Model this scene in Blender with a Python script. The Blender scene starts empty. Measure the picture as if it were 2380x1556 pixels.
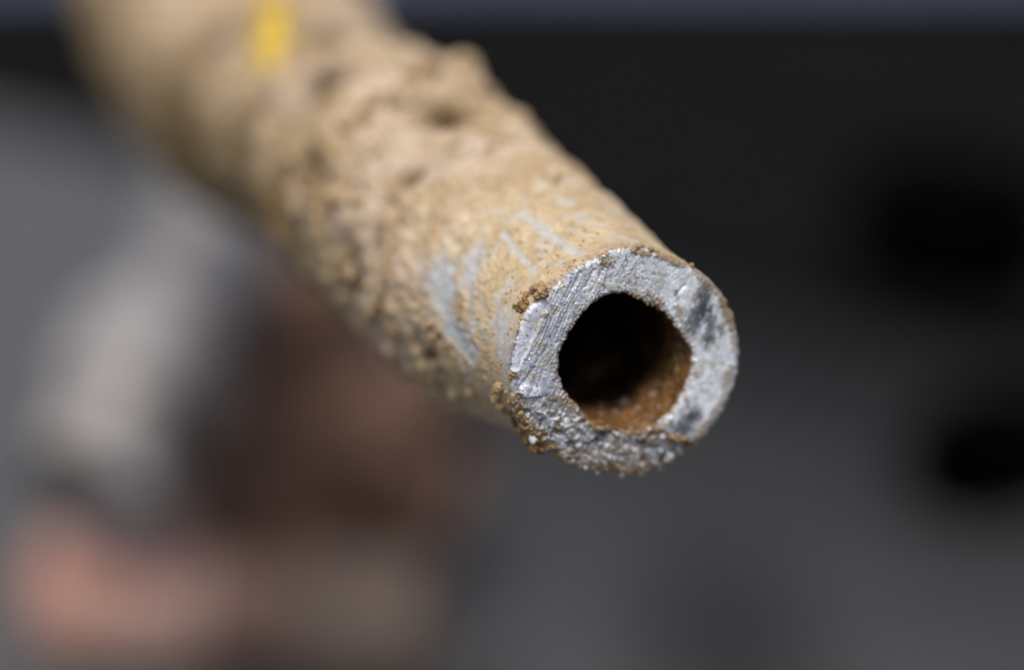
import bpy, bmesh, math
import numpy as np
from mathutils import Vector, Matrix

# ------------------------------------------------------------------ camera, sky, sun, exposure
SC = bpy.context.scene
COL = SC.collection
CAM_H, PITCH = 0.30, math.radians(18.0)
PW, PH, LENS = 2380.0, 1556.0, 100.0
FPX = LENS / 36.0 * PW                      # focal length in photo pixels
cam_data = bpy.data.cameras.new("camera")
cam = bpy.data.objects.new("camera", cam_data)
COL.objects.link(cam)
cam.location = (0, 0, CAM_H)
cam.rotation_euler = (math.radians(90) - PITCH, 0, 0)
cam_data.lens = LENS
cam_data.sensor_width = 36.0
cam_data.clip_start = 0.01
cam_data.clip_end = 200.0
cam_data.dof.use_dof = True
cam_data.dof.focus_distance = 0.3295
cam_data.dof.aperture_fstop = 5.0
cam_data.dof.aperture_blades = 0
SC.camera = cam

SUN_EL, SUN_AZ = math.radians(62), math.radians(188)     # azimuth from +Y, clockwise seen from above
world = bpy.data.worlds.new("World")
SC.world = world
world.use_nodes = True
wn = world.node_tree.nodes
wl = world.node_tree.links
sky = wn.new("ShaderNodeTexSky")
sky.sky_type = 'NISHITA'
sky.sun_disc = False
sky.sun_elevation = SUN_EL
sky.sun_rotation = SUN_AZ
sky.air_density = 0.9
sky.dust_density = 5.0
sky.ozone_density = 1.2
wl.new(sky.outputs[0], wn["Background"].inputs[0])
wn["Background"].inputs[1].default_value = 0.08
sun_d = bpy.data.lights.new("sun", 'SUN')
sun_d.energy = 1.5
sun_d.angle = math.radians(18)
sun_d.color = (1.0, 0.97, 0.92)
sun = bpy.data.objects.new("sun", sun_d)
COL.objects.link(sun)
sdir = Vector((math.sin(SUN_AZ) * math.cos(SUN_EL), math.cos(SUN_AZ) * math.cos(SUN_EL), math.sin(SUN_EL)))
sun.rotation_euler = sdir.to_track_quat('Z', 'Y').to_euler()
sun.location = (0, 0, 3)
SC.view_settings.view_transform = 'Standard'
SC.view_settings.look = 'None'
SC.view_settings.exposure = 0.56
SC.view_settings.gamma = 1.0
SC.view_settings.use_curve_mapping = False
SC.render.engine = 'CYCLES'
SC.cycles.use_denoising = True
SC.cycles.max_bounces = 8

# ------------------------------------------------------------------ maths helpers
CT, ST = math.cos(PITCH), math.sin(PITCH)
RNG = np.random.default_rng(11)


def to_world(p):
    """camera space (right, up, depth) in metres -> world"""
    p = np.asarray(p, float)
    x, y, z = p[..., 0], p[..., 1], p[..., 2]
    return np.stack([x, y * ST + z * CT, y * CT - z * ST + CAM_H], -1)


def ray(px, py):
    px = np.asarray(px, float); py = np.asarray(py, float)
    return np.stack([(px - PW / 2) / FPX, (PH / 2 - py) / FPX, np.ones_like(px)], -1)


def at(px, py, z):
    return ray(px, py) * np.asarray(z, float)[..., None]


def ground_at(px, py, up=0.0):
    """where the ray through a photo pixel meets the ground (or a level above it)"""
    r = ray(px, py)
    w = to_world(r) - np.array([0, 0, CAM_H])
    k = (up - CAM_H) / w[..., 2]
    return np.array([0, 0, CAM_H]) + w * k[..., None]


def project(p):
    return np.stack([PW / 2 + p[..., 0] / p[..., 2] * FPX, PH / 2 - p[..., 1] / p[..., 2] * FPX], -1)


_perm = np.random.default_rng(5).permutation(1024)
_grad = np.random.default_rng(6).normal(size=(1024, 3))
_grad /= np.linalg.norm(_grad, axis=1)[:, None]


def noise(p, seed=0):
    """gradient noise, about -1..1"""
    p = np.asarray(p, float) + seed * 17.31
    i = np.floor(p).astype(np.int64)
    f = p - i
    u = f * f * f * (f * (f * 6 - 15) + 10)
    out = 0
    for dx in (0, 1):
        wx = u[..., 0] if dx else 1 - u[..., 0]
        hx = _perm[(i[..., 0] + dx) & 1023]
        for dy in (0, 1):
            wy = u[..., 1] if dy else 1 - u[..., 1]
            hy = _perm[(hx + i[..., 1] + dy) & 1023]
            for dz in (0, 1):
                wz = u[..., 2] if dz else 1 - u[..., 2]
                g = _grad[_perm[(hy + i[..., 2] + dz) & 1023]]
                d = (g[..., 0] * (f[..., 0] - dx) + g[..., 1] * (f[..., 1] - dy) + g[..., 2] * (f[..., 2] - dz))
                out = out + wx * wy * wz * d
    return out * 1.6


def fbm(p, octaves=4, seed=0, gain=0.5):
    s, a, k = 0, 1.0, 1.0
    for o in range(octaves):
        s = s + a * noise(np.asarray(p) * k, seed + o)
        a *= gain
        k *= 2.03
    return s


def sstep(a, b, x):
    t = np.clip((x - a) / (b - a), 0, 1)
    return t * t * (3 - 2 * t)


def mix(a, b, m):
    m = np.clip(m, 0, 1)[..., None]
    return a * (1 - m) + np.asarray(b) * m


# ------------------------------------------------------------------ mesh helpers
def mesh_np(name, verts, quads, mat, parent=None, colors=None, origin=None, smooth=True, tris=None):
    verts = np.asarray(verts, float)
    if origin is None:
        origin = np.zeros(3)
    me = bpy.data.meshes.new(name)
    nv = len(verts)
    quads = np.asarray(quads, np.int64).reshape(-1, 4) if quads is not None else np.zeros((0, 4), np.int64)
    tris = np.asarray(tris, np.int64).reshape(-1, 3) if tris is not None else np.zeros((0, 3), np.int64)
    me.vertices.add(nv)
    me.vertices.foreach_set("co", (verts - origin).astype(np.float32).ravel())
    loops = np.concatenate([quads.ravel(), tris.ravel()])
    me.loops.add(len(loops))
    me.loops.foreach_set("vertex_index", loops.astype(np.int32))
    nq, nt = len(quads), len(tris)
    me.polygons.add(nq + nt)
    starts = np.concatenate([np.arange(nq) * 4, nq * 4 + np.arange(nt) * 3])
    me.polygons.foreach_set("loop_start", starts.astype(np.int32))
    me.polygons.foreach_set("loop_total", np.concatenate([np.full(nq, 4), np.full(nt, 3)]).astype(np.int32))
    me.polygons.foreach_set("use_smooth", np.full(nq + nt, smooth))
    me.update(calc_edges=True)
    me.validate()
    if colors is not None:
        ca = me.color_attributes.new("Col", 'FLOAT_COLOR', 'POINT')
        c4 = np.ones((nv, 4), np.float32)
        c4[:, :colors.shape[1]] = colors
        ca.data.foreach_set("color", c4.ravel())
    me.materials.append(mat)
    o = bpy.data.objects.new(name, me)
    COL.objects.link(o)
    if parent is not None:
        o.parent = parent
    else:
        o.location = origin
    return o


def grid_quads(n_rows, n_cols, wrap=True):
    r = np.arange(n_rows - 1)[:, None]
    c = np.arange(n_cols if wrap else n_cols - 1)[None, :]
    c2 = (c + 1) % n_cols
    return np.stack([r * n_cols + c, r * n_cols + c2, (r + 1) * n_cols + c2, (r + 1) * n_cols + c], -1).reshape(-1, 4)


def empty(name, loc, label, cat, group=None):
    o = bpy.data.objects.new(name, None)
    o.empty_display_size = 0.02
    o.location = loc
    o["label"] = label
    o["category"] = cat
    if group:
        o["group"] = group
    COL.objects.link(o)
    return o


_ico = {}


def ico(sub):
    if sub not in _ico:
        bm = bmesh.new()
        bmesh.ops.create_icosphere(bm, subdivisions=sub, radius=1.0)
        bm.verts.ensure_lookup_table()
        v = np.array([x.co[:] for x in bm.verts])
        f = np.array([[x.index for x in p.verts] for p in bm.faces])
        bm.free()
        _ico[sub] = (v, f)
    return _ico[sub]


def blobs(items, sub=1, rough=0.35, seed=0, freq=1.6):
    """many small lumpy grains in one array: items = (centre, radii(3))"""
    v0, f0 = ico(sub)
    V, T = [], []
    for k, (c, r) in enumerate(items):
        n = 1 + rough * fbm(v0 * freq + k * 7.7, 3, seed)
        V.append(np.asarray(c) + v0 * np.asarray(r) * n[:, None])
        T.append(f0 + k * len(v0))
    return np.concatenate(V), np.concatenate(T)


# ------------------------------------------------------------------ material helpers
def material(name):
    m = bpy.data.materials.new(name)
    m.use_nodes = True
    nt = m.node_tree
    return m, nt.nodes, nt.links, nt.nodes["Principled BSDF"]


def tex_noise(nodes, links, coord, scale, detail=4.0, rough=0.55):
    t = nodes.new("ShaderNodeTexNoise")
    t.inputs["Scale"].default_value = scale
    t.inputs["Detail"].default_value = detail
    t.inputs["Roughness"].default_value = rough
    links.new(coord, t.inputs["Vector"])
    return t


def attr_material(name, rough, metallic, bump_scale, bump_strength, bump_dist, tint=0.25, tint_scale=900.0, spec=0.5):
    """colour from the mesh's own 'Col' attribute with fine procedural mottling and relief"""
    m, N, L, P = material(name)
    a = N.new("ShaderNodeAttribute"); a.attribute_name = "Col"
    tc = N.new("ShaderNodeTexCoord")
    t = tex_noise(N, L, tc.outputs["Object"], tint_scale, 5, 0.65)
    mr = N.new("ShaderNodeMapRange")
    mr.inputs["From Min"].default_value = 0.3; mr.inputs["From Max"].default_value = 0.7
    mr.inputs["To Min"].default_value = 1 - tint; mr.inputs["To Max"].default_value = 1 + tint
    L.new(t.outputs["Fac"], mr.inputs["Value"])
    mx = N.new("ShaderNodeVectorMath"); mx.operation = 'SCALE'
    L.new(a.outputs["Color"], mx.inputs[0]); L.new(mr.outputs[0], mx.inputs["Scale"])
    L.new(mx.outputs[0], P.inputs["Base Color"])
    b = tex_noise(N, L, tc.outputs["Object"], bump_scale, 6, 0.7)
    bp = N.new("ShaderNodeBump")
    bp.inputs["Strength"].default_value = bump_strength
    bp.inputs["Distance"].default_value = bump_dist
    L.new(b.outputs["Fac"], bp.inputs["Height"]); L.new(bp.outputs[0], P.inputs["Normal"])
    P.inputs["Roughness"].default_value = rough
    P.inputs["Metallic"].default_value = metallic
    P.inputs["Specular IOR Level"].default_value = spec
    return m


def noise_material(name, stops, scale, rough=0.7, metallic=0.0, bump=0.3, bump_scale=400.0, bump_dist=0.0006, spec=0.5, detail=5.0):
    m, N, L, P = material(name)
    tc = N.new("ShaderNodeTexCoord")
    t = tex_noise(N, L, tc.outputs["Object"], scale, detail, 0.6)
    cr = N.new("ShaderNodeValToRGB")
    e = cr.color_ramp.elements
    while len(e) < len(stops):
        e.new(0.5)
    for el, (p, c) in zip(e, stops):
        el.position = p
        el.color = (*c, 1)
    L.new(t.outputs["Fac"], cr.inputs["Fac"]); L.new(cr.outputs["Color"], P.inputs["Base Color"])
    b = tex_noise(N, L, tc.outputs["Object"], bump_scale, 5, 0.6)
    bp = N.new("ShaderNodeBump")
    bp.inputs["Strength"].default_value = bump
    bp.inputs["Distance"].default_value = bump_dist
    L.new(b.outputs["Fac"], bp.inputs["Height"]); L.new(bp.outputs[0], P.inputs["Normal"])
    P.inputs["Roughness"].default_value = rough
    P.inputs["Metallic"].default_value = metallic
    P.inputs["Specular IOR Level"].default_value = spec
    return m


M_lead = attr_material("cut_lead", 0.42, 0.14, 2600.0, 0.5, 0.00012, 0.22, 1500.0, 0.6)
M_mud = attr_material("dried_mud_coat", 0.85, 0.0, 1500.0, 0.6, 0.00025, 0.16, 700.0, 0.25)
M_bore = attr_material("rust_scale", 0.5, 0.0, 900.0, 0.5, 0.0003, 0.25, 500.0, 0.5)
M_clod = noise_material("clod_soil", [(0.3, (0.20, 0.12, 0.055)), (0.5, (0.36, 0.245, 0.125)), (0.7, (0.47, 0.34, 0.20))],
                        600.0, 0.9, 0, 0.6, 2500.0, 0.0002, 0.2)
M_crumb = noise_material("dry_crumbs", [(0.3, (0.32, 0.21, 0.10)), (0.5, (0.44, 0.31, 0.165)), (0.7, (0.52, 0.39, 0.23))], 600.0, 0.9, 0, 0.4, 2500.0, 0.0001, 0.2)
M_clod_dark = noise_material("damp_soil", [(0.3, (0.12, 0.07, 0.028)), (0.5, (0.27, 0.165, 0.07)), (0.7, (0.40, 0.27, 0.13))],
                             700.0, 0.75, 0, 0.6, 2500.0, 0.0002, 0.4)
M_grit = noise_material("pale_grit", [(0.3, (0.40, 0.36, 0.30)), (0.5, (0.52, 0.54, 0.57)), (0.7, (0.66, 0.68, 0.70))],
                        500.0, 0.55, 0.0, 0.3, 2500.0, 0.0001, 0.4)

# ------------------------------------------------------------------ the ground
def build_ground():
    m, N, L, P = material("asphalt")
    tc = N.new("ShaderNodeTexCoord")
    a = tex_noise(N, L, tc.outputs["Object"], 260.0, 6, 0.7)
    b = tex_noise(N, L, tc.outputs["Object"], 4.0, 3, 0.5)
    r1 = N.new("ShaderNodeValToRGB")
    r1.color_ramp.elements[0].position = 0.35; r1.color_ramp.elements[0].color = (0.066, 0.069, 0.073, 1)
    r1.color_ramp.elements[1].position = 0.70; r1.color_ramp.elements[1].color = (0.150, 0.155, 0.162, 1)
    L.new(a.outputs["Fac"], r1.inputs["Fac"])
    col = r1.outputs["Color"]
    # an old tar spill with its own outline
    sx = ground_at(1690.0, 1480.0)
    for (cx, cy, rx, ry) in ((sx[0], sx[1], 0.030, 0.075),):
        mp = N.new("ShaderNodeMapping")
        mp.vector_type = 'TEXTURE'
        mp.inputs["Location"].default_value = (cx, cy, 0)
        mp.inputs["Scale"].default_value = (rx, ry, 1)
        L.new(tc.outputs["Object"], mp.inputs["Vector"])
        ln = N.new("ShaderNodeVectorMath"); ln.operation = 'LENGTH'
        L.new(mp.outputs[0], ln.inputs[0])
        ad = N.new("ShaderNodeMath"); ad.operation = 'MULTIPLY_ADD'
        tn = tex_noise(N, L, tc.outputs["Object"], 45.0, 3, 0.6)
        ad.inputs[1].default_value = 0.9
        L.new(tn.outputs["Fac"], ad.inputs[0]); L.new(ln.outputs["Value"], ad.inputs[2])
        mr = N.new("ShaderNodeMapRange")
        mr.inputs["From Min"].default_value = 0.7; mr.inputs["From Max"].default_value = 1.75
        mr.inputs["To Min"].default_value = 0.7; mr.inputs["To Max"].default_value = 0.0
        L.new(ad.outputs[0], mr.inputs["Value"])
        mxn = N.new("ShaderNodeMix"); mxn.data_type = 'RGBA'
        L.new(mr.outputs[0], mxn.inputs["Factor"]); L.new(col, mxn.inputs["A"])
        mxn.inputs["B"].default_value = (0.014, 0.0145, 0.014, 1)
        col = mxn.outputs["Result"]
    # soft shade before the mat painted into the asphalt colour, with an uneven outline
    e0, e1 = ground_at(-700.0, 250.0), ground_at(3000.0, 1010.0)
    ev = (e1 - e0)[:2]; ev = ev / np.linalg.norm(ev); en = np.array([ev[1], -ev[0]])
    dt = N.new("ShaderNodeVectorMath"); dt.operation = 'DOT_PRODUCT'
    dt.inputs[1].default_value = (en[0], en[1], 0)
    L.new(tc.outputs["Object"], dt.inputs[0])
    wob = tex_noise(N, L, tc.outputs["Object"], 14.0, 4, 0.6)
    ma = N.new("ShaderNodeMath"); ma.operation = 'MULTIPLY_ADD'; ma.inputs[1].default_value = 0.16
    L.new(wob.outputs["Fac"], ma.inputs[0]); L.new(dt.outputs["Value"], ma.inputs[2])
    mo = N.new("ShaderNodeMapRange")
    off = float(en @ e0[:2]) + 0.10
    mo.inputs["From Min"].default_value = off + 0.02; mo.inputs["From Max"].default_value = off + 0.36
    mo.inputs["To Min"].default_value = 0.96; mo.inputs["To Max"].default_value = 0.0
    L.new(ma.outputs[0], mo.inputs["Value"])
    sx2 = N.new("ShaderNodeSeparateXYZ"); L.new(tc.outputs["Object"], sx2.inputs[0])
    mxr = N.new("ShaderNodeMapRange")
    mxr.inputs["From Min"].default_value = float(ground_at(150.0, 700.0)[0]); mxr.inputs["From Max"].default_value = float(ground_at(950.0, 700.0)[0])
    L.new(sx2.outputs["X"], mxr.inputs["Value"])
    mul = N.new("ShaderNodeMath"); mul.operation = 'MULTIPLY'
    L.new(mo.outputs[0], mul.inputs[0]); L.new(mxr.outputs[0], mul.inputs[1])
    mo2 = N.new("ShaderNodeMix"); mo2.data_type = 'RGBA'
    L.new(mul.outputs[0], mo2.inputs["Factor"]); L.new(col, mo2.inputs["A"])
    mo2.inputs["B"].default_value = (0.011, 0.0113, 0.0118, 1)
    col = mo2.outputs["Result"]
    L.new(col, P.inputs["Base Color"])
    bp = N.new("ShaderNodeBump"); bp.inputs["Strength"].default_value = 0.6; bp.inputs["Distance"].default_value = 0.002
    L.new(a.outputs["Fac"], bp.inputs["Height"]); L.new(bp.outputs[0], P.inputs["Normal"])
    P.inputs["Roughness"].default_value = 0.9
    P.inputs["Specular IOR Level"].default_value = 0.1
    n = 60
    xs = np.linspace(-15, 15, n); ys = np.linspace(-5, 25, n)
    X, Y = np.meshgrid(xs, ys)
    V = np.stack([X, Y, np.zeros_like(X)], -1).reshape(-1, 3)
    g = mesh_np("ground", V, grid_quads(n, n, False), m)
    g["kind"] = "structure"


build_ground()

# ------------------------------------------------------------------ the sawn pipe
# outlines of the cut read off the photograph (pixels of an enlarged crop), laid on the plane of the cut
def crop_to_px(zx, zy):
    k = 2380.0 / 2560.0
    return (1200 + np.asarray(zx) / 2.2229) * k, (560 + np.asarray(zy) / 2.2229) * k


OUT = np.array([(850, 127), (930, 135), (1000, 160), (1100, 200), (1200, 250), (1280, 310), (1345, 385), (1395, 470), (1425, 560),
                (1443, 650), (1447, 730), (1438, 830), (1415, 900), (1382, 985), (1345, 1060), (1300, 1130), (1250, 1205),
                (1180, 1270), (1100, 1335), (1040, 1372), (960, 1412), (900, 1420), (860, 1418), (780, 1408), (690, 1402), (600, 1392), (520, 1375),
                (465, 1335), (425, 1295), (370, 1272), (305, 1235), (255, 1185), (220, 1110), (190, 1040), (176, 960), (178, 880),
                (176, 820), (182, 740), (200, 650), (228, 565), (265, 495), (318, 440), (375, 400), (410, 350), (455, 305), (540, 240),
                (640, 188), (730, 142)], float)
INN = np.array([(760, 386), (820, 388), (870, 408), (930, 445), (985, 465), (1030, 500), (1075, 545), (1100, 590), (1130, 640), (1165, 680),
                (1185, 730), (1178, 790), (1160, 855), (1135, 920), (1100, 990), (1050, 1055), (1000, 1095), (940, 1128), (860, 1148),
                (790, 1145), (720, 1125), (650, 1118), (590, 1070), (535, 1005), (485, 950), (455, 890), (440, 840), (438, 780), (448, 710),
                (475, 650), (510, 590), (555, 525), (600, 470), (650, 430), (705, 400)], float)
CZ = np.array([812.0, 770.0])
NT, NR = 1100, 84
TH = np.arange(NT) / NT * 2 * math.pi


def outline(pts, seed, amp):
    d = pts - CZ
    a = np.arctan2(d[:, 1], d[:, 0]) % (2 * math.pi)
    r = np.hypot(d[:, 0], d[:, 1])
    k = np.argsort(a)
    a, r = a[k], r[k]
    rr = np.interp(TH, np.concatenate([a - 2 * math.pi, a, a + 2 * math.pi]), np.tile(r, 3))
    ker = np.exp(-0.5 * (np.arange(-16, 17) / 6.0) ** 2); ker /= ker.sum()
    rr = np.convolve(np.concatenate([rr[-16:], rr, rr[:16]]), ker, 'valid')
    ring = np.stack([np.cos(TH) * 14, np.sin(TH) * 14, np.full(NT, 0.3)], -1)
    return rr + amp * fbm(ring, 4, seed, 0.65)


R_out = outline(OUT, 3, 7.0)
R_in = outline(INN, 4, 9.0)
# the bore's rim is ragged where the saw tore out (right side and top right)
rag = np.exp(-((((TH + math.pi) % (2 * math.pi)) - math.pi + 0.45) / 0.5) ** 2)
R_in = R_in - rag * 16 * np.maximum(0, noise(np.stack([TH * 26, TH * 0, TH * 0 + 2.2], -1), 9)) + rag * 8

Z0 = 0.335
FC = np.array(crop_to_px(*CZ))
TILT = math.radians(24)
N_face = np.array([0.76 * math.sin(TILT), -0.64 * math.sin(TILT), -math.cos(TILT)])
N_face /= np.linalg.norm(N_face)
C0 = at(FC[0], FC[1], Z0)


def on_face(zx, zy):
    px, py = crop_to_px(zx, zy)
    r = ray(px, py)
    return r * ((C0 @ N_face) / (r @ N_face))[..., None]


# radial rows, denser at both rims
q = np.linspace(0, 1, NR)
q = q - 0.09 * np.sin(4 * math.pi * q) / 2
RAD = R_in[None, :] + (R_out - R_in)[None, :] * q[:, None]
ZX = CZ[0] + RAD * np.cos(TH)[None]
ZY = CZ[1] + RAD * np.sin(TH)[None]
BASE = on_face(ZX, ZY)
d_out = R_out[None] - RAD
d_in = RAD - R_in[None]


def seg(zx, zy, x0, y0, x1, y1, w0, w1=None):
    """0 inside .. 1 at the edge of a tapered stroke in the crop's plane"""
    w1 = w0 if w1 is None else w1
    vx, vy = x1 - x0, y1 - y0
    t = np.clip(((zx - x0) * vx + (zy - y0) * vy) / (vx * vx + vy * vy + 1e-9), 0, 1)
    d = np.hypot(zx - x0 - vx * t, zy - y0 - vy * t)
    return d / (w0 + (w1 - w0) * t)


def n2(zx, zy, s, seed, octv=3, gain=0.55):
    return fbm(np.stack([zx / s, zy / s, np.zeros_like(zx) + 0.37 * seed], -1), octv, seed, gain)


# saw direction across the cut
sx_, sy_ = 0.44, -0.898
along = ZX * sx_ + ZY * sy_
acr = ZX * -sy_ + ZY * sx_
warp = 14 * n2(ZX, ZY, 160.0, 21, 2)
stri = fbm(np.stack([(acr + warp) / 9.0, along / 150.0, np.zeros_like(along)], -1), 4, 31, 0.6)
stri_c = fbm(np.stack([(acr + warp) / 42.0, along / 260.0, np.zeros_like(along) + 4], -1), 3, 37, 0.6)
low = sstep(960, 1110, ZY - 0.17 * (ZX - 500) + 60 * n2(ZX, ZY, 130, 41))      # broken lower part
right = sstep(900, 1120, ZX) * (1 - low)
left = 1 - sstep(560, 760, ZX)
grain = n2(ZX, ZY, 9.0, 51, 3, 0.7)
grain2 = n2(ZX, ZY, 20.0, 52, 3, 0.6)
lump = 1 - np.abs(n2(ZX, ZY, 58.0, 53, 3, 0.5)) * 1.9
lump_f = 1 - np.abs(n2(ZX, ZY, 27.0, 54, 2, 0.5)) * 1.9
top = 1 - sstep(380, 560, ZY)
H = np.zeros_like(ZX)                                                       # millimetres towards the saw
H += 0.06 * stri * (1 - low) * (0.45 + 0.75 * left) * (1 - 0.5 * right)
H += 0.05 * stri_c * (0.5 + sstep(-.3, .4, n2(ZX, ZY, 120, 60))) * (1 - low) * (1 - 0.5 * right)
H += (0.022 + 0.012 * low) * grain * (1 - 0.4 * right) + 0.07 * grain2 * (0.35 + 0.7 * low) * (1 - 0.5 * right)
H += 0.68 * low * (0.50 * lump + 0.16 * lump_f - 0.45) * (0.45 + 0.55 * sstep(-.3, .3, n2(ZX, ZY, 140, 58)))
flake = sstep(0.22, 0.5, n2(ZX, ZY, 15.0, 55, 2, 0.6))                      # torn flakes
H += 0.075 * flake * (1 - right) * (0.35 + 0.65 * sstep(0, 0.35, n2(ZX, ZY, 90, 56)))
H -= 0.16 * sstep(0.30, 0.55, n2(ZX, ZY, 22.0, 57, 2)) * (0.3 + 0.7 * low)  # pores
# gouges left by the saw
for (x0, y0, x1, y1, w, dp) in ((560, 270, 515, 360, 9, .28), (635, 255, 590, 345, 8, .24), (300, 800, 225, 905, 10, .16), (430, 470, 330, 700, 9, .10),
                                (500, 380, 455, 500, 8, .12), (690, 240, 660, 300, 8, .2), (1140, 340, 1085, 400, 9, .2), (880, 150, 870, 175, 12, .2),
                                (700, 1165, 620, 1240, 14, .35), (250, 1040, 420, 1160, 16, .3)):
    H -= dp * np.exp(-seg(ZX, ZY, x0, y0, x1, y1, w) ** 2)
# the pale smeared facet on the left rim, a lip one step lower with a bright edge
fac = (ZX - 180) * 0.87 + (ZY - 830) * 0.49 < 0
facd = np.clip(1 - seg(ZX, ZY, 320, 455, 196, 790, 62, 30), 0, 1)
facet = sstep(0.0, 0.16, facd)
H = H * (1 - 0.62 * facet) - 0.30 * facet
# embedded chip, lower left
chip = np.maximum(seg(ZX, ZY, 255, 925, 320, 930, 42, 26), 0)
H += 0.55 * (1 - sstep(0.75, 1.05, chip)) * (0.7 + 0.3 * np.sin((ZX * 0.8 + ZY * 0.6) / 7.0) * 0.2)
# rims fall away
H -= 0.50 * np.exp(-(d_out / 12.0) ** 1.0) + 0.40 * np.exp(-(d_in / 9.0) ** 1.0)
H -= 1.3 * sstep(1020, 1430, ZY) ** 1.4
H += 0.14 * np.exp(-(d_in / 38.0) ** 2) * n2(ZX, ZY, 14, 59, 3, 0.7)

FACE = BASE + N_face * (H * 0.001)[..., None]

# colour of the metal itself, its oxide and the dirt on it
C = np.zeros(ZX.shape + (3,)) + np.array([0.56, 0.58, 0.615])
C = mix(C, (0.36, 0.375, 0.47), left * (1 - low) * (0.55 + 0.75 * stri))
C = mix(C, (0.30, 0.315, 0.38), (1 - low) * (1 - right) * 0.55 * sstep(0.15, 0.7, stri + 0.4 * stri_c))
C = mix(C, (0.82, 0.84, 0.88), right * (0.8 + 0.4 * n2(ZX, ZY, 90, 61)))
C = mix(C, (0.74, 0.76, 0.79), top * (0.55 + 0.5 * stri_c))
C = mix(C, (0.70, 0.72, 0.78), facet * (0.8 + 0.5 * stri_c))
C = mix(C, (0.74, 0.75, 0.79), sstep(0.1, 0.5, grain) * 0.5 * (1 - right))
C = mix(C, (0.50, 0.46, 0.36), sstep(0.05, 0.5, n2(ZX, ZY, 75, 62, 4)) * 0.7)
C = mix(C, (0.55, 0.50, 0.36), sstep(0.05, 0.5, n2(ZX, ZY, 34, 63, 3)) * (0.25 + 0.45 * low))
chan = low * sstep(0.05, 0.35, 1 - lump - 0.35)
C = mix(C, (0.20, 0.125, 0.05), low * sstep(0.05, 0.4, n2(ZX, ZY, 60, 64, 4)) * 0.85)
C = mix(C, (0.055, 0.06, 0.072), low * sstep(0.22, 0.5, n2(ZX, ZY, 55, 65, 4)) * 0.6)
C = mix(C, (0.72, 0.74, 0.77), low * sstep(0.1, 0.5, n2(ZX, ZY, 75, 66, 3)) * 0.75)
C = mix(C, (0.78, 0.79, 0.83), 0.8 * (1 - sstep(0.7, 1.0, chip)))
C = mix(C, (0.84, 0.86, 0.90), 0.75 * right * sstep(-0.1, 0.35, n2(ZX, ZY, 110, 89, 3)) * (1 - sstep(1120, 1260, ZX) * (1 - sstep(640, 740, ZY))))
# dark stains
for (x0, y0, x1, y1, w0, w1, s) in ((1255, 360, 1235, 470, 34, 46, .9), (1235, 470, 1180, 560, 46, 50, .85), (1290, 520, 1270, 640, 26, 32, .8),
                                    (1335, 560, 1345, 610, 22, 22, .7), (1270, 640, 1255, 690, 26, 14, .6), (1100, 370, 1090, 410, 10, 12, .75),
                                    (1190, 600, 1225, 640, 20, 16, .45), (1200, 1055, 1120, 1140, 34, 42, .9), (1150, 980, 1170, 1080, 16, 24, .45),
                                    (720, 1145, 670, 1200, 16, 20, .7), (670, 1200, 560, 1215, 26, 20, .75), (1160, 1235, 1010, 1270, 26, 30, .6),
                                    (330, 1080, 380, 1150, 22, 24, .6), (375, 955, 395, 1000, 16, 16, .6), (440, 1140, 520, 1230, 16, 16, .5),
                                    (1100, 1290, 1000, 1330, 22, 30, .5), (480, 1000, 430, 1010, 12, 12, .4)):
    dd = seg(ZX, ZY, x0, y0, x1, y1, w0 * 1.3, w1 * 1.3) + 0.45 * n2(ZX, ZY, 20, 71, 4, 0.65) + 0.45 * stri
    C = mix(C, (0.05, 0.057, 0.073), s * (1 - sstep(0.15, 1.3, dd)))
# brown soil and rust
for (x0, y0, x1, y1, w0, w1, s) in ((690, 165, 700, 215, 24, 30, .75), (860, 150, 935, 165, 22, 20, .8), (980, 170, 1130, 222, 16, 22, .75), (1200, 270, 1330, 385, 18, 22, .7),
                                    (1355, 430, 1400, 560, 34, 30, .85), (1405, 600, 1418, 700, 22, 20, .5), (1395, 800, 1350, 980, 26, 20, .55), (1195, 830, 1200, 835, 14, 14, .6),
                                    (1330, 1000, 1210, 1210, 22, 26, .6), (930, 385, 1010, 440, 24, 20, .65), (1100, 460, 1130, 540, 18, 14, .5), (360, 505, 372, 500, 12, 10, .9),
                                    (190, 830, 205, 850, 16, 14, .9), (205, 960, 230, 1090, 30, 34, .85), (240, 1110, 330, 1180, 40, 46, .9), (300, 1200, 400, 1255, 44, 40, .95),
                                    (420, 960, 500, 1010, 30, 34, .55), (560, 1040, 640, 1125, 26, 26, .75), (640, 1130, 820, 1160, 24, 22, .8), (850, 1165, 1010, 1150, 20, 22, .75),
                                    (760, 1170, 760, 1220, 14, 14, .7), (1050, 1185, 1150, 1205, 26, 22, .95), (1060, 1090, 1010, 1150, 14, 18, .6),
                                    (480, 900, 470, 960, 14, 14, .4), (430, 760, 425, 850, 14, 14, .4), (720, 1260, 860, 1290, 20, 22, .55), (900, 1200, 980, 1220, 26, 30, .45),
                                    (520, 1290, 700, 1370, 24, 30, .55), (760, 1340, 900, 1380, 24, 30, .5), (560, 500, 505, 590, 10, 10, .45)):
    dd = seg(ZX, ZY, x0, y0, x1, y1, w0 * 1.2, w1 * 1.2) + 0.55 * n2(ZX, ZY, 22, 81, 4, 0.6)
    brown = np.array([0.27, 0.165, 0.065]) * (1 + 0.35 * n2(ZX, ZY, 30, 82))[..., None]
    m = np.clip(s * (1 - sstep(0.5, 1.1, dd)), 0, 1)[..., None]
    C = C * (1 - m) + brown * m
    H_add = m[..., 0] * (0.10 + 0.25 * np.abs(n2(ZX, ZY, 10, 83)))
    FACE = FACE + N_face * (H_add * 0.001)[..., None]
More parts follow.
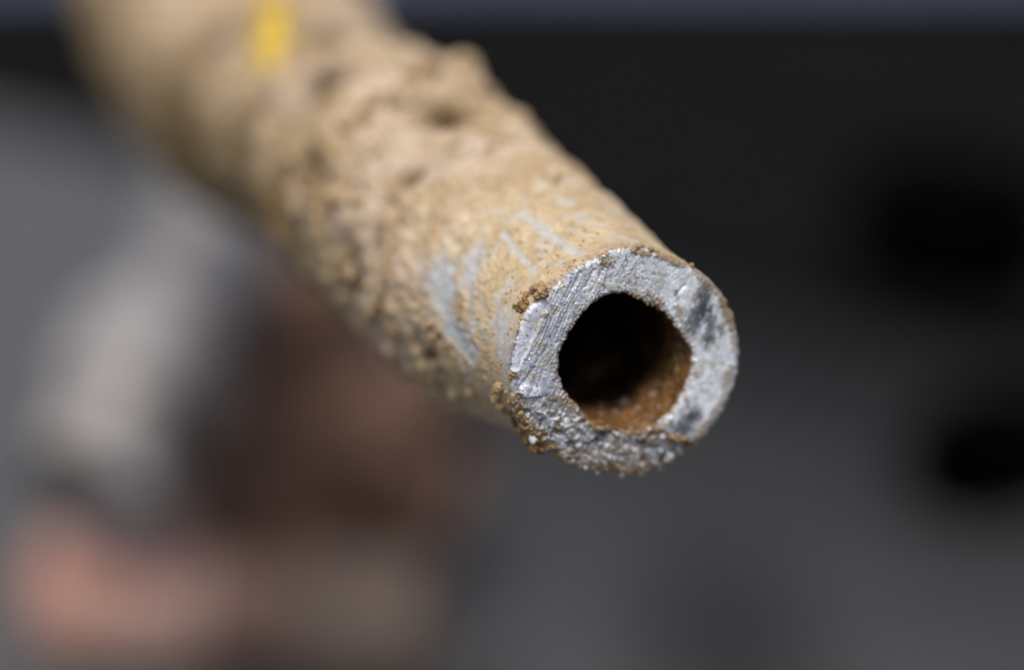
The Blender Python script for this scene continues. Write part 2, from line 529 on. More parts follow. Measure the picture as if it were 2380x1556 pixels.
speck = sstep(0.36, 0.55, n2(ZX, ZY, 13, 84, 3, 0.7)) * (0.35 + 0.5 * np.exp(-(d_in / 70.0) ** 2) + 0.3 * low) * (1 - 0.6 * right)
C = mix(C, (0.20, 0.12, 0.05), speck)
C = mix(C, (0.33, 0.22, 0.10), 0.75 * (1 - sstep(2, 14, d_out + 9 * n2(ZX, ZY, 18, 85, 3))) * (1 - facet))
C = mix(C, (0.26, 0.15, 0.06), 0.65 * (1 - sstep(2, 16, d_in + 12 * n2(ZX, ZY, 18, 86, 3))))
C = mix(C, (0.25, 0.16, 0.07), 0.85 * low * (1 - sstep(14, 60, d_out + 26 * n2(ZX, ZY, 30, 87, 3))))
C = C * (1 + 0.22 * n2(ZX, ZY, 48, 88, 3))[..., None]
C = mix(C, (0.10, 0.085, 0.07), 0.7 * sstep(0.42, 0.6, n2(ZX, ZY, 19, 90, 2)) * (1 - 0.8 * right))
C = np.clip(C * np.array([0.94, 0.975, 1.03]), 0.012, 0.88)

PIPE = empty("lead_pipe", to_world(C0), "mud-caked grey lead pipe sawn through, open bore facing out", "pipe")
PO = to_world(C0)
mesh_np("cut_face", to_world(FACE.reshape(-1, 3)), grid_quads(NR, NT)[:, ::-1], M_lead, PIPE, C.reshape(-1, 3), PO)["label"] = \
    "bright sawn end of the pipe wall, grey metal stained brown and black"

# --- the spine of the pipe: stations (pixel centre, half width in pixels), depth from the tilt of the pipe
AX = np.array([-0.76, -0.64]); AX /= np.linalg.norm(AX)
PP = np.array([0.64, -0.76]); PP /= np.linalg.norm(PP)
PHI = math.radians(34)
stations = [(0, 0, 268), (60, -6, 270), (110, -14, 272), (180, -14, 282), (260, -30, 300), (344, -42, 311), (477, -32, 305), (600, -31, 304), (690, -26, 296),
            (735, -24, 290), (790, -66, 280), (836, -74, 256), (880, -62, 262), (933, -58, 276), (1050, -62, 306)]
cen, hw, dep = [], [], []
for a, off, h in stations:
    p = FC + AX * a + PP * off
    t = a * Z0 / (FPX * math.sin(PHI) - a * math.cos(PHI))
    cen.append(p); hw.append(h); dep.append(Z0 + t * math.cos(PHI) + 0.055 * max(0.0, (a - 700) / 350.0) ** 1.5)
zl = dep[-1]
for (x, y, h, dz) in ((545, 75, 325, .030), (480, -105, 318, .052), (470, -330, 320, .066), (455, -620, 300, .076), (450, -950, 290, .084)):
    cen.append(np.array([x, y], float)); hw.append(h); dep.append(zl + dz)
cen = np.array(cen); hw = np.array(hw, float); dep = np.array(dep)
SP = at(cen[:, 0], cen[:, 1], dep)
SRAD = hw * dep / FPX
arc = np.concatenate([[0], np.cumsum(np.linalg.norm(np.diff(SP, axis=0), axis=1))])
# rows along the pipe, close together near the cut
row_t = [0.0]
while row_t[-1] < arc[-1]:
    row_t.append(row_t[-1] + min(0.00012 + row_t[-1] * 0.014, 0.0013))
row_t = np.array(row_t[:-1]); NS = len(row_t)


def smooth_interp(t, xs, ys, w=0.004):
    out = 0; tw = 0
    for k in np.linspace(-2, 2, 9):
        g = math.exp(-0.5 * k * k)
        wk = np.minimum(w, 0.3 * t + 1e-6) if np.ndim(t) else w
        out = out + g * np.stack([np.interp(t + k * wk, xs, ys[:, j]) for j in range(ys.shape[1])], -1); tw += g
    return out / tw


CEN = smooth_interp(row_t, arc, SP)
RADI = smooth_interp(row_t, arc, SRAD[:, None])[:, 0]
TAN = np.gradient(CEN, row_t, axis=0); TAN /= np.linalg.norm(TAN, axis=1)[:, None]
E1 = np.array([1.0, 0, 0]) - TAN * TAN[:, :1]; E1 /= np.linalg.norm(E1, axis=1)[:, None]
E2 = np.cross(TAN, E1)
if E2[0, 1] > 0:
    E2 = -E2                                    # towards the bottom of the picture
DIR = np.cos(TH)[None, :, None] * E1[:, None] + np.sin(TH)[None, :, None] * E2[:, None]
RING = CEN[:, None] + RADI[:, None, None] * DIR
W = np.clip(1 - row_t / 0.0065, 0, 1) ** 2
WALL = RING + W[:, None, None] * (FACE[-1] - RING[0])[None]
T_ = np.broadcast_to(row_t[:, None], WALL.shape[:2])
front = (DIR * -WALL).sum(-1) > 0
SCR = project(WALL)


def surf(px, py):
    """point on the pipe's skin seen at a photo pixel"""
    d = np.hypot(SCR[..., 0] - px, SCR[..., 1] - py) + np.where(front, 0, 1e6)
    return WALL.reshape(-1, 3)[np.argmin(d)]


def near(px, py, r_px):
    c = surf(px, py)
    return np.linalg.norm(WALL - c, axis=-1) / (r_px * c[2] / FPX)


def near_line(pts, r_px):
    best = None
    P3 = [surf(*p) for p in pts]
    for a, b in zip(P3[:-1], P3[1:]):
        v = b - a
        t = np.clip(((WALL - a) @ v) / (v @ v), 0, 1)
        d = np.linalg.norm(WALL - a - t[..., None] * v, axis=-1)
        best = d if best is None else np.minimum(best, d)
    return best / (r_px * P3[0][2] / FPX)


MM = WALL * 1000.0
coat = sstep(0.002, 0.022, T_ + 0.004 * noise(MM / 9.0, 101))             # thickness of the mud
coat_far = sstep(0.010, 0.035, T_)
big = fbm(MM / 11.0, 3, 102)
mid = fbm(MM / 4.2, 3, 103)
fine = fbm(MM / 1.3, 3, 104, 0.6)
gran = fbm(MM / 0.42, 2, 105, 0.7)
D = coat_far * (0.55 * big + 0.46 * mid) + coat * (0.30 * fine + 0.10 * mid) + (0.035 + 0.10 * coat) * gran - 0.2 * coat_far
D += coat_far * 0.45 * sstep(0.1, 0.4, fbm(MM / 5.0, 3, 106))              # caked plates with steps
for (px, py, r, dp) in ((1032, 268, 38, 5.5), (1000, 296, 30, 1.6), (826, 645, 48, 3.0), (722, 388, 32, 3.4), (754, 425, 26, 2.6), (948, 405, 34, 3.2),
                        (905, 470, 26, 1.2), (868, 535, 26, 1.2), (1000, 838, 32, 2.0), (965, 800, 26, 1.6), (1230, 440, 26, 1.0), (820, 62, 50, 4.0), (500, 92, 60, 5.0), (860, 160, 50, 2.5),
                        (420, 330, 100, 4.0), (700, 190, 50, 3.0), (760, 120, 46, 3.0), (1090, 640, 30, .5), (800, 560, 30, 1.5)):
    D -= 0.5 * dp * np.exp(-near(px, py, r) ** 2)
for (px, py, r, dp) in ((1066, 172, 46, 3.0), (1000, 175, 60, 1.3), (852, 698, 40, 1.8), (760, 330, 70, 0.9), (935, 235, 60, .8), (905, 700, 40, .6), (930, 620, 50, .7), (880, 110, 60, 1.3),
                        (470, 190, 80, 1.5), (330, 90, 120, 2.0)):
    D += dp * np.exp(-near(px, py, r) ** 2)
# bare strip scraped along the top, bare scuffs on the flank
for pts, r, dp in (([(985, 105), (900, 150), (800, 175), (700, 215), (650, 300), (640, 420), (660, 520)], 48, 2.6), ([(960, 380), (880, 480), (860, 600)], 22, 0.7)):
    D -= dp * np.exp(-near_line(pts, r) ** 2)
t_step = float(np.interp(752, [q_[0] for q_ in stations], arc[:len(stations)]))
ts = T_ + 0.0022 * fbm(MM / 7.0, 2, 108)
D -= 1.9 * sstep(t_step - 0.0010, t_step + 0.0030, ts) * (1 - sstep(t_step + 0.010, t_step + 0.045, ts))
D += 0.8 * sstep(t_step - 0.030, t_step - 0.006, ts) * (1 - sstep(t_step - 0.0010, t_step + 0.0030, ts))
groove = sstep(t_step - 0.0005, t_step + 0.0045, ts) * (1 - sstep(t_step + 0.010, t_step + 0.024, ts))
bare = np.zeros_like(T_)
for pts, r, s in (([(1205, 492), (1250, 520), (1300, 560), (1345, 590)], 16, 0.75), ([(1170, 545), (1205, 585), (1245, 632)], 9, 0.75), ([(1012, 640), (1026, 676)], 62, 1.0),
                  ([(1024, 690), (1048, 765), (1092, 812)], 38, 1.0), ([(1102, 590), (1085, 650)], 40, 0.85), ([(1165, 745), (1178, 830)], 46, 0.8), ([(1090, 690), (1098, 760)], 15, 0.55),
                  ([(1430, 545), (1475, 560)], 12, 0.5), ([(1120, 560), (1105, 600)], 20, .5), ([(975, 610), (985, 640)], 20, 0.4)):
    dd = near_line(pts, r) + 0.50 * fbm(MM / 1.1, 4, 107, 0.65)
    bare = np.maximum(bare, s * (1 - sstep(0.2, 1.35, dd)))
bare = bare * np.clip(0.88 + 0.6 * fbm(MM / 0.8, 3, 120, 0.6), 0.35, 1.0)
D = D * (1 - 0.85 * bare) - 0.35 * bare * coat
pre = sstep(0.0, 0.0035, T_)
WALL_D = WALL + DIR * (D * 0.001 * (0.25 + 0.75 * pre))[..., None] * np.where(T_ > 0, 1, 0)[..., None]

CW = np.zeros(WALL.shape) + np.array([0.47, 0.35, 0.215])
CW = mix(CW, (0.60, 0.485, 0.345), sstep(-0.1, 0.5, fbm(MM / 7.0, 4, 111)) * 0.8)
CW = mix(CW, (0.58, 0.475, 0.385), sstep(-0.1, 0.5, fbm(MM / 14.0, 3, 112)) * 0.55 * coat_far)
CW = mix(CW, (0.36, 0.235, 0.11), sstep(0.1, 0.6, fbm(MM / 4.5, 4, 113)) * 0.5)
CW = mix(CW, (0.20, 0.125, 0.045), sstep(0.3, 0.7, fbm(MM / 8.0, 3, 114)) * 0.5 * coat_far)
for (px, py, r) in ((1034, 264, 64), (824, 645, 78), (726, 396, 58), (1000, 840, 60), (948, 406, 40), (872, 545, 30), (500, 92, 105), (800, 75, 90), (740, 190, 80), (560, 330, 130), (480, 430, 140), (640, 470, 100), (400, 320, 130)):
    CW = mix(CW, (0.05, 0.028, 0.007), 1.0 * np.exp(-near(px, py, r) ** 2))          # damp clay in the holes and rear belly, their shade painted in
CW = mix(CW, (0.15, 0.092, 0.034), groove * (0.62 + 0.5 * fbm(MM / 6.0, 3, 109)))     # shade behind the clump's step painted into the soil
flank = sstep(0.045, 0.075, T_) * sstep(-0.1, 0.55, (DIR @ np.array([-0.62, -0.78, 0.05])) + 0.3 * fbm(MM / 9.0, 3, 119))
CW = mix(CW, (0.21, 0.145, 0.065), 0.75 * flank)      # shaded lower left flank painted darker in the mud colour
wash = (1 - coat_far) * sstep(0.0015, 0.004, T_)
CW = mix(CW, (0.62, 0.50, 0.31), wash * (0.45 + 0.5 * fbm(MM / 3.0, 3, 115)))       # thin yellow clay film on metal
CW = mix(CW, (0.52, 0.55, 0.52), wash * sstep(0.15, 0.5, fbm(MM / 2.4, 3, 116)) * 0.55)
bare_col = np.array([0.47, 0.515, 0.545]) * (1 + 0.10 * fbm(MM / 2.0, 3, 117))[..., None]
CW = CW * (1 - bare[..., None]) + bare_col * bare[..., None]
CW = mix(CW, (0.34, 0.215, 0.095), sstep(0.30, 0.6, fbm(MM / 0.9, 3, 118)) * 0.35 * (1 - bare))
CW = np.clip(CW, 0.012, 0.8)
mesh_np("outer_wall", to_world(WALL_D.reshape(-1, 3)), grid_quads(NS, NT), M_mud, PIPE, CW.reshape(-1, 3), PO)["label"] = \
    "pipe skin under caked tan mud with bluish bare scrapes"

# --- the bore
bt = np.concatenate([np.linspace(0, 0.006, 26), np.linspace(0.0065, 0.085, 70)])
BC = smooth_interp(bt, arc, SP)
bdir = SP[3] - SP[0]; bdir /= np.linalg.norm(bdir)
ring_c = FACE[0].mean(0)
bk = sstep(0.006, 0.034, bt)[:, None]
bd = -N_face[None] * (1 - bk) + bdir[None] * bk
BCEN = ring_c[None] + np.concatenate([[[0, 0, 0]], np.cumsum(bd[1:] * np.diff(bt)[:, None], axis=0)])
rb = np.linalg.norm(FACE[0] - ring_c, axis=-1).mean()
BR = BCEN[:, None] + rb * 0.985 * DIR[0][None]
WB = np.clip(1 - bt / 0.008, 0, 1) ** 2
BORE = BR + WB[:, None, None] * (FACE[0] - BR[0])[None]
BM = BORE * 1000
bD = (0.35 * fbm(BM / 2.6, 3, 121) + 0.18 * fbm(BM / 0.8, 2, 122)) * sstep(0, 0.0015, bt)[:, None]
BORE = BORE - DIR[0][None] * (bD * 0.001)[..., None]
CB = np.zeros(BORE.shape) + np.array([0.17, 0.085, 0.030])
CB = mix(CB, (0.11, 0.045, 0.012), sstep(-0.1, 0.5, fbm(BM / 3.0, 4, 123)) * 0.7)
CB = mix(CB, (0.40, 0.26, 0.12), sstep(0.2, 0.6, fbm(BM / 1.8, 3, 124)) * 0.5)
CB = mix(CB, (0.012, 0.006, 0.003), np.broadcast_to(sstep(0.001, 0.0095, bt)[:, None], bD.shape) * 0.98 * sstep(-1.2, 0.2, fbm(BM / 6.0, 2, 126)))   # light falling off down the bore, painted as black
CB = mix(CB, (0.62, 0.60, 0.56), sstep(0.55, 0.7, fbm(BM / 1.1, 2, 125)) * 0.5 * (1 - sstep(0.004, 0.012, bt))[:, None])
mesh_np("bore", to_world(BORE.reshape(-1, 3)), grid_quads(len(bt), NT)[:, ::-1], M_bore, PIPE, CB.reshape(-1, 3), PO)["label"] = \
    "rust-brown inside of the pipe"

# --- soil and grit stuck to the pipe
def clod(items, mat, seed, sub=3, rough=0.45):
    V, T = blobs(items, sub, rough, seed, 2.2)
    return mesh_np("dirt_clod", to_world(V), None, mat, PIPE, None, PO, True, T)


def clod_at(spots, mat, seed, out=0.3):
    it = []
    for (px, py, rpx, lift) in spots:
        c = surf(px, py)
        r = rpx * c[2] / FPX
        i = np.unravel_index(np.argmin(np.linalg.norm(WALL - c, axis=-1)), WALL.shape[:2])
        c = WALL_D[i] + DIR[i] * r * lift + N_face * r * 0.3
        it.append((c, r * RNG.uniform(0.75, 1.2, 3)))
    return clod(it, mat, seed)


k_ = 2380 / 2560.0


def crop(zx, zy):
    return crop_to_px(zx, zy)


def spots_from_crop(lst):
    return [(*crop(x, y), r / 2.2229 * k_, l) for (x, y, r, l) in lst]


clod_at(spots_from_crop([(352, 380, 36, .5), (320, 360, 30, .6), (372, 412, 26, .7), (300, 365, 24, .5), (335, 402, 28, .6), (380, 392, 20, .8), (345, 345, 22, .4)]), M_clod, 201)
clod_at(spots_from_crop([(250, 420, 20, .4), (262, 395, 18, .4), (235, 450, 22, .4), (215, 470, 18, .3), (250, 465, 20, .4), (195, 455, 13, .3), (230, 485, 14, .3), (265, 440, 16, .5)]), M_clod_dark, 202)
clod_at(spots_from_crop([(110, 900, 34, .2), (95, 960, 34, .3), (125, 1000, 30, .3), (140, 1030, 18, .4), (85, 925, 24, .2)]), M_clod, 203)
clod_at(spots_from_crop([(260, 1170, 40, .1), (300, 1200, 40, .2), (350, 1225, 38, .2), (290, 1230, 32, .2), (330, 1190, 34, .3), (385, 1245, 24, .2), (230, 1130, 28, .1), (370, 1200, 22, .3)]), M_clod_dark, 204)
clod_at(spots_from_crop([(165, 985, 16, .3), (172, 1040, 20, .2), (190, 1080, 20, .2), (205, 1110, 18, .2)]), M_clod_dark, 205)
clod_at(spots_from_crop([(190, 1000, 9, .4), (186, 845, 10, .4), (196, 835, 9, .4)]), M_clod_dark, 206)
clod_at(spots_from_crop([(900, 140, 14, .3), (940, 150, 16, .3), (980, 158, 12, .3), (880, 142, 12, .3)]), M_clod, 207)
clod_at(spots_from_crop([(1310, 372, 14, .2), (1340, 395, 16, .2), (1360, 420, 12, .2)]), M_clod, 208)


M_cake = noise_material("caked_soil", [(0.3, (0.27, 0.18, 0.09)), (0.5, (0.45, 0.335, 0.205)), (0.7, (0.58, 0.465, 0.33))], 350.0, 0.95, 0, 0.7, 1800.0, 0.0003, 0.1)
for k, (px, py, r) in enumerate(((855, 705, 34), (905, 770, 30), (950, 850, 34), (1010, 880, 26), (1075, 905, 24), (800, 690, 26), (770, 620, 30), (900, 640, 22), (1000, 760, 20), (760, 470, 34), (830, 450, 24),
                                 (980, 200, 44), (1075, 190, 34), (1110, 235, 24), (920, 215, 36), (850, 250, 36), (770, 290, 34), (700, 330, 30), (880, 350, 26), (1180, 330, 18), (1290, 420, 14), (690, 480, 34), (1120, 330, 20))):
    n_ = 5
    clod_at([(px + RNG.normal() * r * .6, py + RNG.normal() * r * .6, r * RNG.uniform(.35, .75), RNG.uniform(-.35, .15)) for _ in range(n_)], M_cake, 220 + k)


def face_pt(zx, zy, up_mm):
    i = np.argmin(np.hypot(ZX - zx, ZY - zy))
    return FACE.reshape(-1, 3)[i] + N_face * up_mm * 0.001


MMZ = 1 / 2.2229 * k_ * Z0 / FPX                                            # metres per crop pixel


def face_clod(lst, mat, seed, sub=3):
    it = [(face_pt(x, y, 0.0) + N_face * r * MMZ * l, r * MMZ * RNG.uniform(.7, 1.25, 3)) for (x, y, r, l) in lst]
    return clod(it, mat, seed, sub)


face_clod([(860, 398, 12, .2), (838, 388, 12, .2), (880, 410, 10, .2), (850, 410, 8, .5)], M_clod, 211)
face_clod([(1070, 1190, 16, .3), (1100, 1200, 16, .3), (1130, 1200, 14, .3), (1050, 1180, 12, .2), (1155, 1195, 9, .4)], M_clod_dark, 212)
face_clod([(935, 445, 9, .2), (960, 455, 10, .2), (990, 468, 8, .2)], M_clod_dark, 213)

# crumbs of soil over the skin close to the cut, and pale grit in the broken lower part of the cut
it = []
cand = np.argwhere((T_ < 0.030) & front & (T_ > 0.0004))
for (i, j) in cand[RNG.integers(0, len(cand), 1500)]:
    if bare[i, j] > 0.3 and RNG.random() < 0.9:
        continue
    if noise(MM[i, j] / 3.0, 131) < -0.05 and RNG.random() < 0.85:
        continue
    r = 0.00006 + 0.00016 * RNG.random() ** 3
    it.append((WALL_D[i, j] + DIR[i, j] * r * 0.2, r * RNG.uniform(.7, 1.3, 3)))
V, T = blobs(it, 1, 0.4, 141)
o = mesh_np("soil_crumbs", to_world(V), None, M_crumb, PIPE, None, PO, True, T); o["kind"] = "stuff"
it = []
for _ in range(70):
    th = RNG.uniform(0.15, 0.92) * math.pi
    j = int(th / (2 * math.pi) * NT); i = int(RNG.uniform(0.12, 0.99) * (NR - 1))
    if low[i, j] < 0.6:
        continue
    r = (5 + 20 * RNG.random() ** 2.6) * MMZ
    it.append((FACE[i, j] - N_face * r * 0.25, r * RNG.uniform(.65, 1.35, 3)))
V, T = blobs(it, 2, 0.5, 142)
o = mesh_np("metal_grit", to_world(V), None, M_grit, PIPE, None, PO, True, T); o["kind"] = "stuff"
# glinting burrs along the saw strokes on the left of the cut
it = []
for _ in range(320):
    i = RNG.integers(2, NR - 1); j = RNG.integers(0, NT)
    if ZX[i, j] > 760 or ZY[i, j] > 1000 or facet[i, j] > 0.3 or noise(np.array([ZX[i, j] / 60, ZY[i, j] / 90, 0]), 143) < 0.0:
        continue
    r = (3 + 5 * RNG.random() ** 2) * MMZ
    it.append((FACE[i, j] + N_face * r * 0.1, r * RNG.uniform(.6, 1.6, 3)))
M_burr = noise_material("bright_lead_burr", [(0.3, (0.55, 0.56, 0.60)), (0.7, (0.80, 0.81, 0.84))], 900.0, 0.22, 0.7, 0.3, 3000.0, 0.0001)
V, T = blobs(it, 1, 0.55, 144)
o = mesh_np("metal_burrs", to_world(V), None, M_burr, PIPE, None, PO, False, T); o["kind"] = "stuff"

# ------------------------------------------------------------------ yellow fragment and straws on the mud
def chip_mesh(name, mat, c, nrm, up, w, h, th, parent=None):
    """a rounded, slightly curled flake lying on the skin"""
    nrm = nrm / np.linalg.norm(nrm)
    up = up - nrm * (up @ nrm); up /= np.linalg.norm(up)
    side = np.cross(up, nrm)
    n, k = 32, 8
    a = np.arange(n) / n * 2 * math.pi
    V, Q = [], []
    prof = [(0.0, 1.0), (0.5, 0.97), (0.85, 0.7), (1.0, 0.0), (0.85, -0.5), (0.5, -0.6), (0.0, -0.6)]
    rows = []
    for f, z in prof:
        rr = f * (1 + 0.10 * noise(np.stack([np.cos(a) * 1.4, np.sin(a) * 1.4, a * 0 + 3], -1), 151))
        u, v = rr * np.cos(a) * w, rr * np.sin(a) * h
        curl = -0.25 * (u * u) / w
        rows.append(c + u[:, None] * side + v[:, None] * up + (z * th + curl)[:, None] * nrm)
    V = np.concatenate(rows)
    return mesh_np(name, to_world(V), grid_quads(len(rows), n), mat, parent, None, to_world(c))


M_yellow = noise_material("yellow_film", [(0.4, (0.30, 0.19, 0.05)), (0.5, (0.60, 0.40, 0.01)), (0.7, (0.74, 0.53, 0.015))], 300.0, 0.45, 0, 0.2, 500.0)
ci = np.unravel_index(np.argmin(np.hypot(SCR[..., 0] - 640, SCR[..., 1] - 105) + np.where(front, 0, 1e6)), T_.shape)
pt = WALL_D[ci] + DIR[ci] * 0.0022
view_n = DIR[ci] * 0.6 - WALL[ci] / np.linalg.norm(WALL[ci]) * 0.7
sc_ = WALL[ci][2] / FPX
y_ = chip_mesh("yellow_fragment", M_yellow, pt, view_n, np.array([-0.1, 1.0, 0.2]), 50 * sc_, 128 * sc_, 0.0009)
y_["label"] = "small bright yellow rounded flake stuck on the muddy pipe"
y_["category"] = "flake"

# ------------------------------------------------------------------ old fittings lying behind, far out of focus
def lathe(name, prof, mat, parent, M4, n=72, bumpy=0.0, freq=30.0, seed=0, inner=None):
    a = np.arange(n) / n * 2 * math.pi
    prof = np.array(prof, float)
    d = np.concatenate([[0], np.cumsum(np.hypot(np.diff(prof[:, 0]), np.diff(prof[:, 1])))])
    s = np.linspace(0, d[-1], max(40, int(d[-1] / 0.0015)))
    r = np.interp(s, d, prof[:, 0]); z = np.interp(s, d, prof[:, 1])
    V = np.stack([r[:, None] * np.cos(a), r[:, None] * np.sin(a), np.repeat(z[:, None], n, 1)], -1)
    if bumpy:
        nn = fbm(V * freq, 3, seed)
        V[..., :2] *= (1 + bumpy * nn)[..., None]
    V = V.reshape(-1, 3)
    V = V @ np.array(M4.to_3x3()).T + np.array(M4.translation)
    o = mesh_np(name, V, grid_quads(len(s), n), mat, parent, None, np.array(parent.location) if parent else None)
    return o


def frame(p0, p1):
    """matrix whose z axis runs from world point p0 to p1"""
    p0, p1 = Vector(p0), Vector(p1)
    qd = (p1 - p0).to_track_quat('Z', 'Y')
    return Matrix.Translation(p0) @ qd.to_matrix().to_4x4()


M_grey = noise_material("weathered_zinc", [(0.38, (0.11, 0.09, 0.08)), (0.5, (0.38, 0.355, 0.34)), (0.62, (0.60, 0.585, 0.59))], 17.0, 0.5, 0.15, 0.5, 300.0)
M_neck = noise_material("dirty_zinc", [(0.36, (0.10, 0.092, 0.09)), (0.62, (0.30, 0.29, 0.29))], 24.0, 0.6, 0.1, 0.5, 300.0)
M_copper = noise_material("dull_copper", [(0.3, (0.36, 0.15, 0.10)), (0.5, (0.54, 0.29, 0.22)), (0.7, (0.50, 0.40, 0.35))], 22.0, 0.45, 0.25, 0.4, 300.0)
M_tarn = noise_material("tarnished_copper", [(0.3, (0.13, 0.075, 0.055)), (0.7, (0.24, 0.15, 0.115))], 40.0, 0.7, 0.1, 0.4, 300.0)
M_tan = noise_material("muddy_brass", [(0.3, (0.15, 0.105, 0.08)), (0.7, (0.26, 0.195, 0.155))], 40.0, 0.7, 0, 0.4, 300.0)
M_rust = noise_material("rusty_iron", [(0.32, (0.075, 0.044, 0.032)), (0.5, (0.19, 0.108, 0.075)), (0.68, (0.36, 0.20, 0.12))], 35.0, 0.8, 0.1, 0.6, 250.0)
M_black = noise_material("black_rubber", [(0.3, (0.0065, 0.0068, 0.0067)), (0.7, (0.011, 0.0113, 0.011))], 60.0, 0.95, 0, 0.3, 300.0, spec=0.0)
M_jet = noise_material("jet_black_plastic", [(0.3, (0.0012, 0.0012, 0.0012)), (0.7, (0.002, 0.002, 0.002))], 60.0, 0.9, 0, 0.2, 300.0, spec=0.0)
M_blue = noise_material("blue_grey_paint", [(0.3, (0.065, 0.085, 0.135)), (0.7, (0.09, 0.115, 0.175))], 20.0, 0.5, 0, 0.2, 100.0)
M_steel = noise_material("black_steel", [(0.3, (0.010, 0.010, 0.012)), (0.7, (0.020, 0.020, 0.022))], 20.0, 0.9, 0, 0.2, 100.0, spec=0.0)


def rusty_tee():
    base = ground_at(640.0, 1330.0)
    E = empty("iron_tee", base, "rusty brown cast iron pipe tee standing on the asphalt", "pipe fitting")
    b = Vector(base)
    R = 0.0265
    prof = [(0, .0), (R + .006, .0), (R + .006, .014), (R + .004, .016), (R, .018), (R, .074), (R + .004, .076), (R + .006, .078), (R + .006, .094), (R - .004, .094), (R - .005, .05), (0, .05)]
    lathe("body", prof, M_rust, E, Matrix.Translation(b), bumpy=0.03, freq=90, seed=301)
    d = Vector((0.80, -0.25, 0.0)).normalized()
    c = b + Vector((0, 0, 0.042))
    prof = [(0, .010), (R * .80, .010), (R * .80, .036), (R * .80 + .005, .038), (R * .80 + .005, .052), (R * .8 - .004, .052), (R * .8 - .005, .03), (0, .03)]
    lathe("branch", prof, M_rust, E, frame(c, c + d), bumpy=0.03, freq=90, seed=302)
    return E


def copper_piece():
    a = Vector(ground_at(130.0, 1530.0)); b = Vector(ground_at(1000.0, 1610.0))
    R = 0.0135
    a.z = b.z = R + 0.0045
    E = empty("copper_coupling", (a.x, a.y, 0), "pinkish copper pipe coupling lying in front of the rusty iron tee", "pipe fitting")
    L = (b - a).length
    prof = [(0, 0.02), (R - .002, .02), (R - .002, 0), (R + .0045, 0), (R + .0045, .034), (R + .002, .040), (R, .044), (0, .044)]
    lathe("sleeve", prof, M_copper, E, frame(a, b), bumpy=0.03, freq=60, seed=310)["label"] = "clean pinkish copper sleeve"
    prof = [(0, .038), (R, .038), (R, L - .012), (R - .002, L - .012), (0, L - .02)]
    lathe("tube", prof, M_tarn, E, frame(a, b), bumpy=0.015, freq=80, seed=311)
    lathe("collar", [(R + .0005, L - .032), (R + .004, L - .030), (R + .004, L), (R - .002, L), (R - .002, L - .010), (0, L - .010)], M_tan, E, frame(a, b), bumpy=0.03, freq=80, seed=312)["label"] = "muddy tan collar"
    return E


def grey_piece():
    foot = at(200.0, 1140.0, 0.665); head = at(510.0, 520.0, 0.72)
    p0, p1 = Vector(to_world(foot)), Vector(to_world(head))
    E = empty("grey_union", p0, "dull grey metal pipe union leaning upright on the copper coupling", "pipe fitting")
    L = (p1 - p0).length
    R = 0.0165
    prof = [(0, .012), (R - .004, .012), (R - .004, 0), (R, 0), (R, L * .22), (R + .0035, L * .24), (R + .0050, L * .30), (R + .0050, L * .50), (R + .002, L * .55), (0, L * .55)]
    lathe("sleeve", prof, M_grey, E, frame(p0, p1), bumpy=0.10, freq=55, seed=321)
    prof = [(R - .002, L * .545), (R - .002, L * .74), (R + .002, L * .77), (R + .002, L), (R - .005, L), (R - .005, L - .012), (0, L - .012)]
    lathe("neck", prof, M_neck, E, frame(p0, p1), bumpy=0.08, freq=55, seed=323)["label"] = "darker dirty neck of the union"
    # a side outlet
    c = p0.lerp(p1, 0.72)
    d = Vector((-0.55, -0.80, 0.1)).normalized()
    lathe("outlet", [(0, .014), (.006, .014), (.006, .021), (.0085, .021), (.0085, .008), (0, .008)], M_grey, E, frame(c, c + d), bumpy=0.02, seed=322)
    return E


rusty_tee(); copper_piece(); grey_piece()

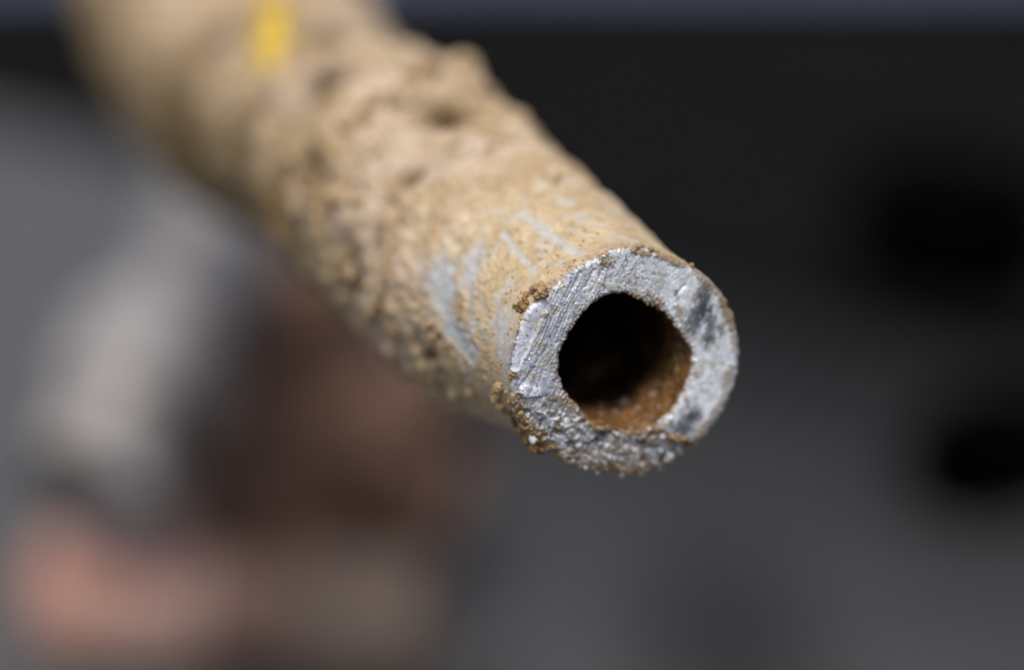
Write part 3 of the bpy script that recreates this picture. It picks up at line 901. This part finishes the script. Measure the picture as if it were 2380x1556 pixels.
# ------------------------------------------------------------------ black mat, black tube ends and steel channel behind
def slab(name, corners, th, mat, parent=None, z0=0.0, bevel=0.003, label=None):
    bm = bmesh.new()
    vs = [bm.verts.new((x, y, z0)) for x, y in corners]
    f = bm.faces.new(vs)
    bm.normal_update()
    if f.normal.z < 0:
        f.normal_flip()
    r = bmesh.ops.extrude_face_region(bm, geom=[f])
    bmesh.ops.translate(bm, verts=[v for v in r["geom"] if isinstance(v, bmesh.types.BMVert)], vec=(0, 0, th))
    bmesh.ops.recalc_face_normals(bm, faces=bm.faces)
    bmesh.ops.bevel(bm, geom=list(bm.edges), offset=bevel, segments=3, profile=0.5, affect='EDGES')
    me = bpy.data.meshes.new(name); bm.to_mesh(me); bm.free()
    me.materials.append(mat)
    o = bpy.data.objects.new(name, me); COL.objects.link(o)
    if parent:
        o.parent = parent
        o.matrix_parent_inverse = Matrix.Translation(-Vector(parent.location))
    return o


mc = [ground_at(*p)[:2] for p in ((-400.0, 195.0), (3000.0, 1000.0), (3000.0, 130.0), (-400.0, 130.0))]
mat_o = slab("rubber_mat", [tuple(p) for p in mc], 0.008, M_black, bevel=0.002)
mat_o["label"] = "flat black rubber mat lying on the asphalt"
mat_o["category"] = "mat"


def black_tube(px, py, rad, ln, d, label, on):
    c = ground_at(px, py, on + rad)
    dd = Vector(d).normalized()
    E = empty("black_tube", c, label, "tube")
    p0 = Vector(c) - dd * ln / 2
    lathe("sleeve", [(0, .02), (rad * .88, .02), (rad * .88, 0), (rad, 0), (rad, ln), (rad * .88, ln), (rad * .88, ln - .02), (0, ln - .02)], M_jet, E, frame(p0, p0 + dd), n=48, bumpy=0.02, freq=60)
    lathe("collar", [(rad + .0005, ln * .30), (rad + .004, ln * .32), (rad + .004, ln * .62), (rad + .0005, ln * .64)], M_jet, E, frame(p0, p0 + dd), n=48)
    return E


black_tube(2215.0, 530.0, 0.024, 0.060, (1, -0.75, 0.0), "short black tube with a collar lying on the rubber mat", 0.008)
black_tube(2310.0, 1050.0, 0.016, 0.044, (1, 0.8, 0.0), "short black tube with a collar lying on bare asphalt before the mat", 0.0)

ya = ground_at(-600.0, 120.0); yb = ground_at(3000.0, 120.0)
CH = empty("steel_channel", (0, ya[1], 0), "long dark steel channel with blue-grey top behind the mat", "steel channel")
slab("web", [(ya[0] - 1, ya[1]), (yb[0] + 1, yb[1]), (yb[0] + 1, yb[1] + .05), (ya[0] - 1, ya[1] + .05)], 0.036, M_steel, CH, 0.0, 0.003)
slab("top_flange", [(ya[0] - 1, ya[1] - .004), (yb[0] + 1, yb[1] - .004), (yb[0] + 1, yb[1] + .5), (ya[0] - 1, ya[1] + .5)], 0.006, M_blue, CH, 0.0365, 0.002)
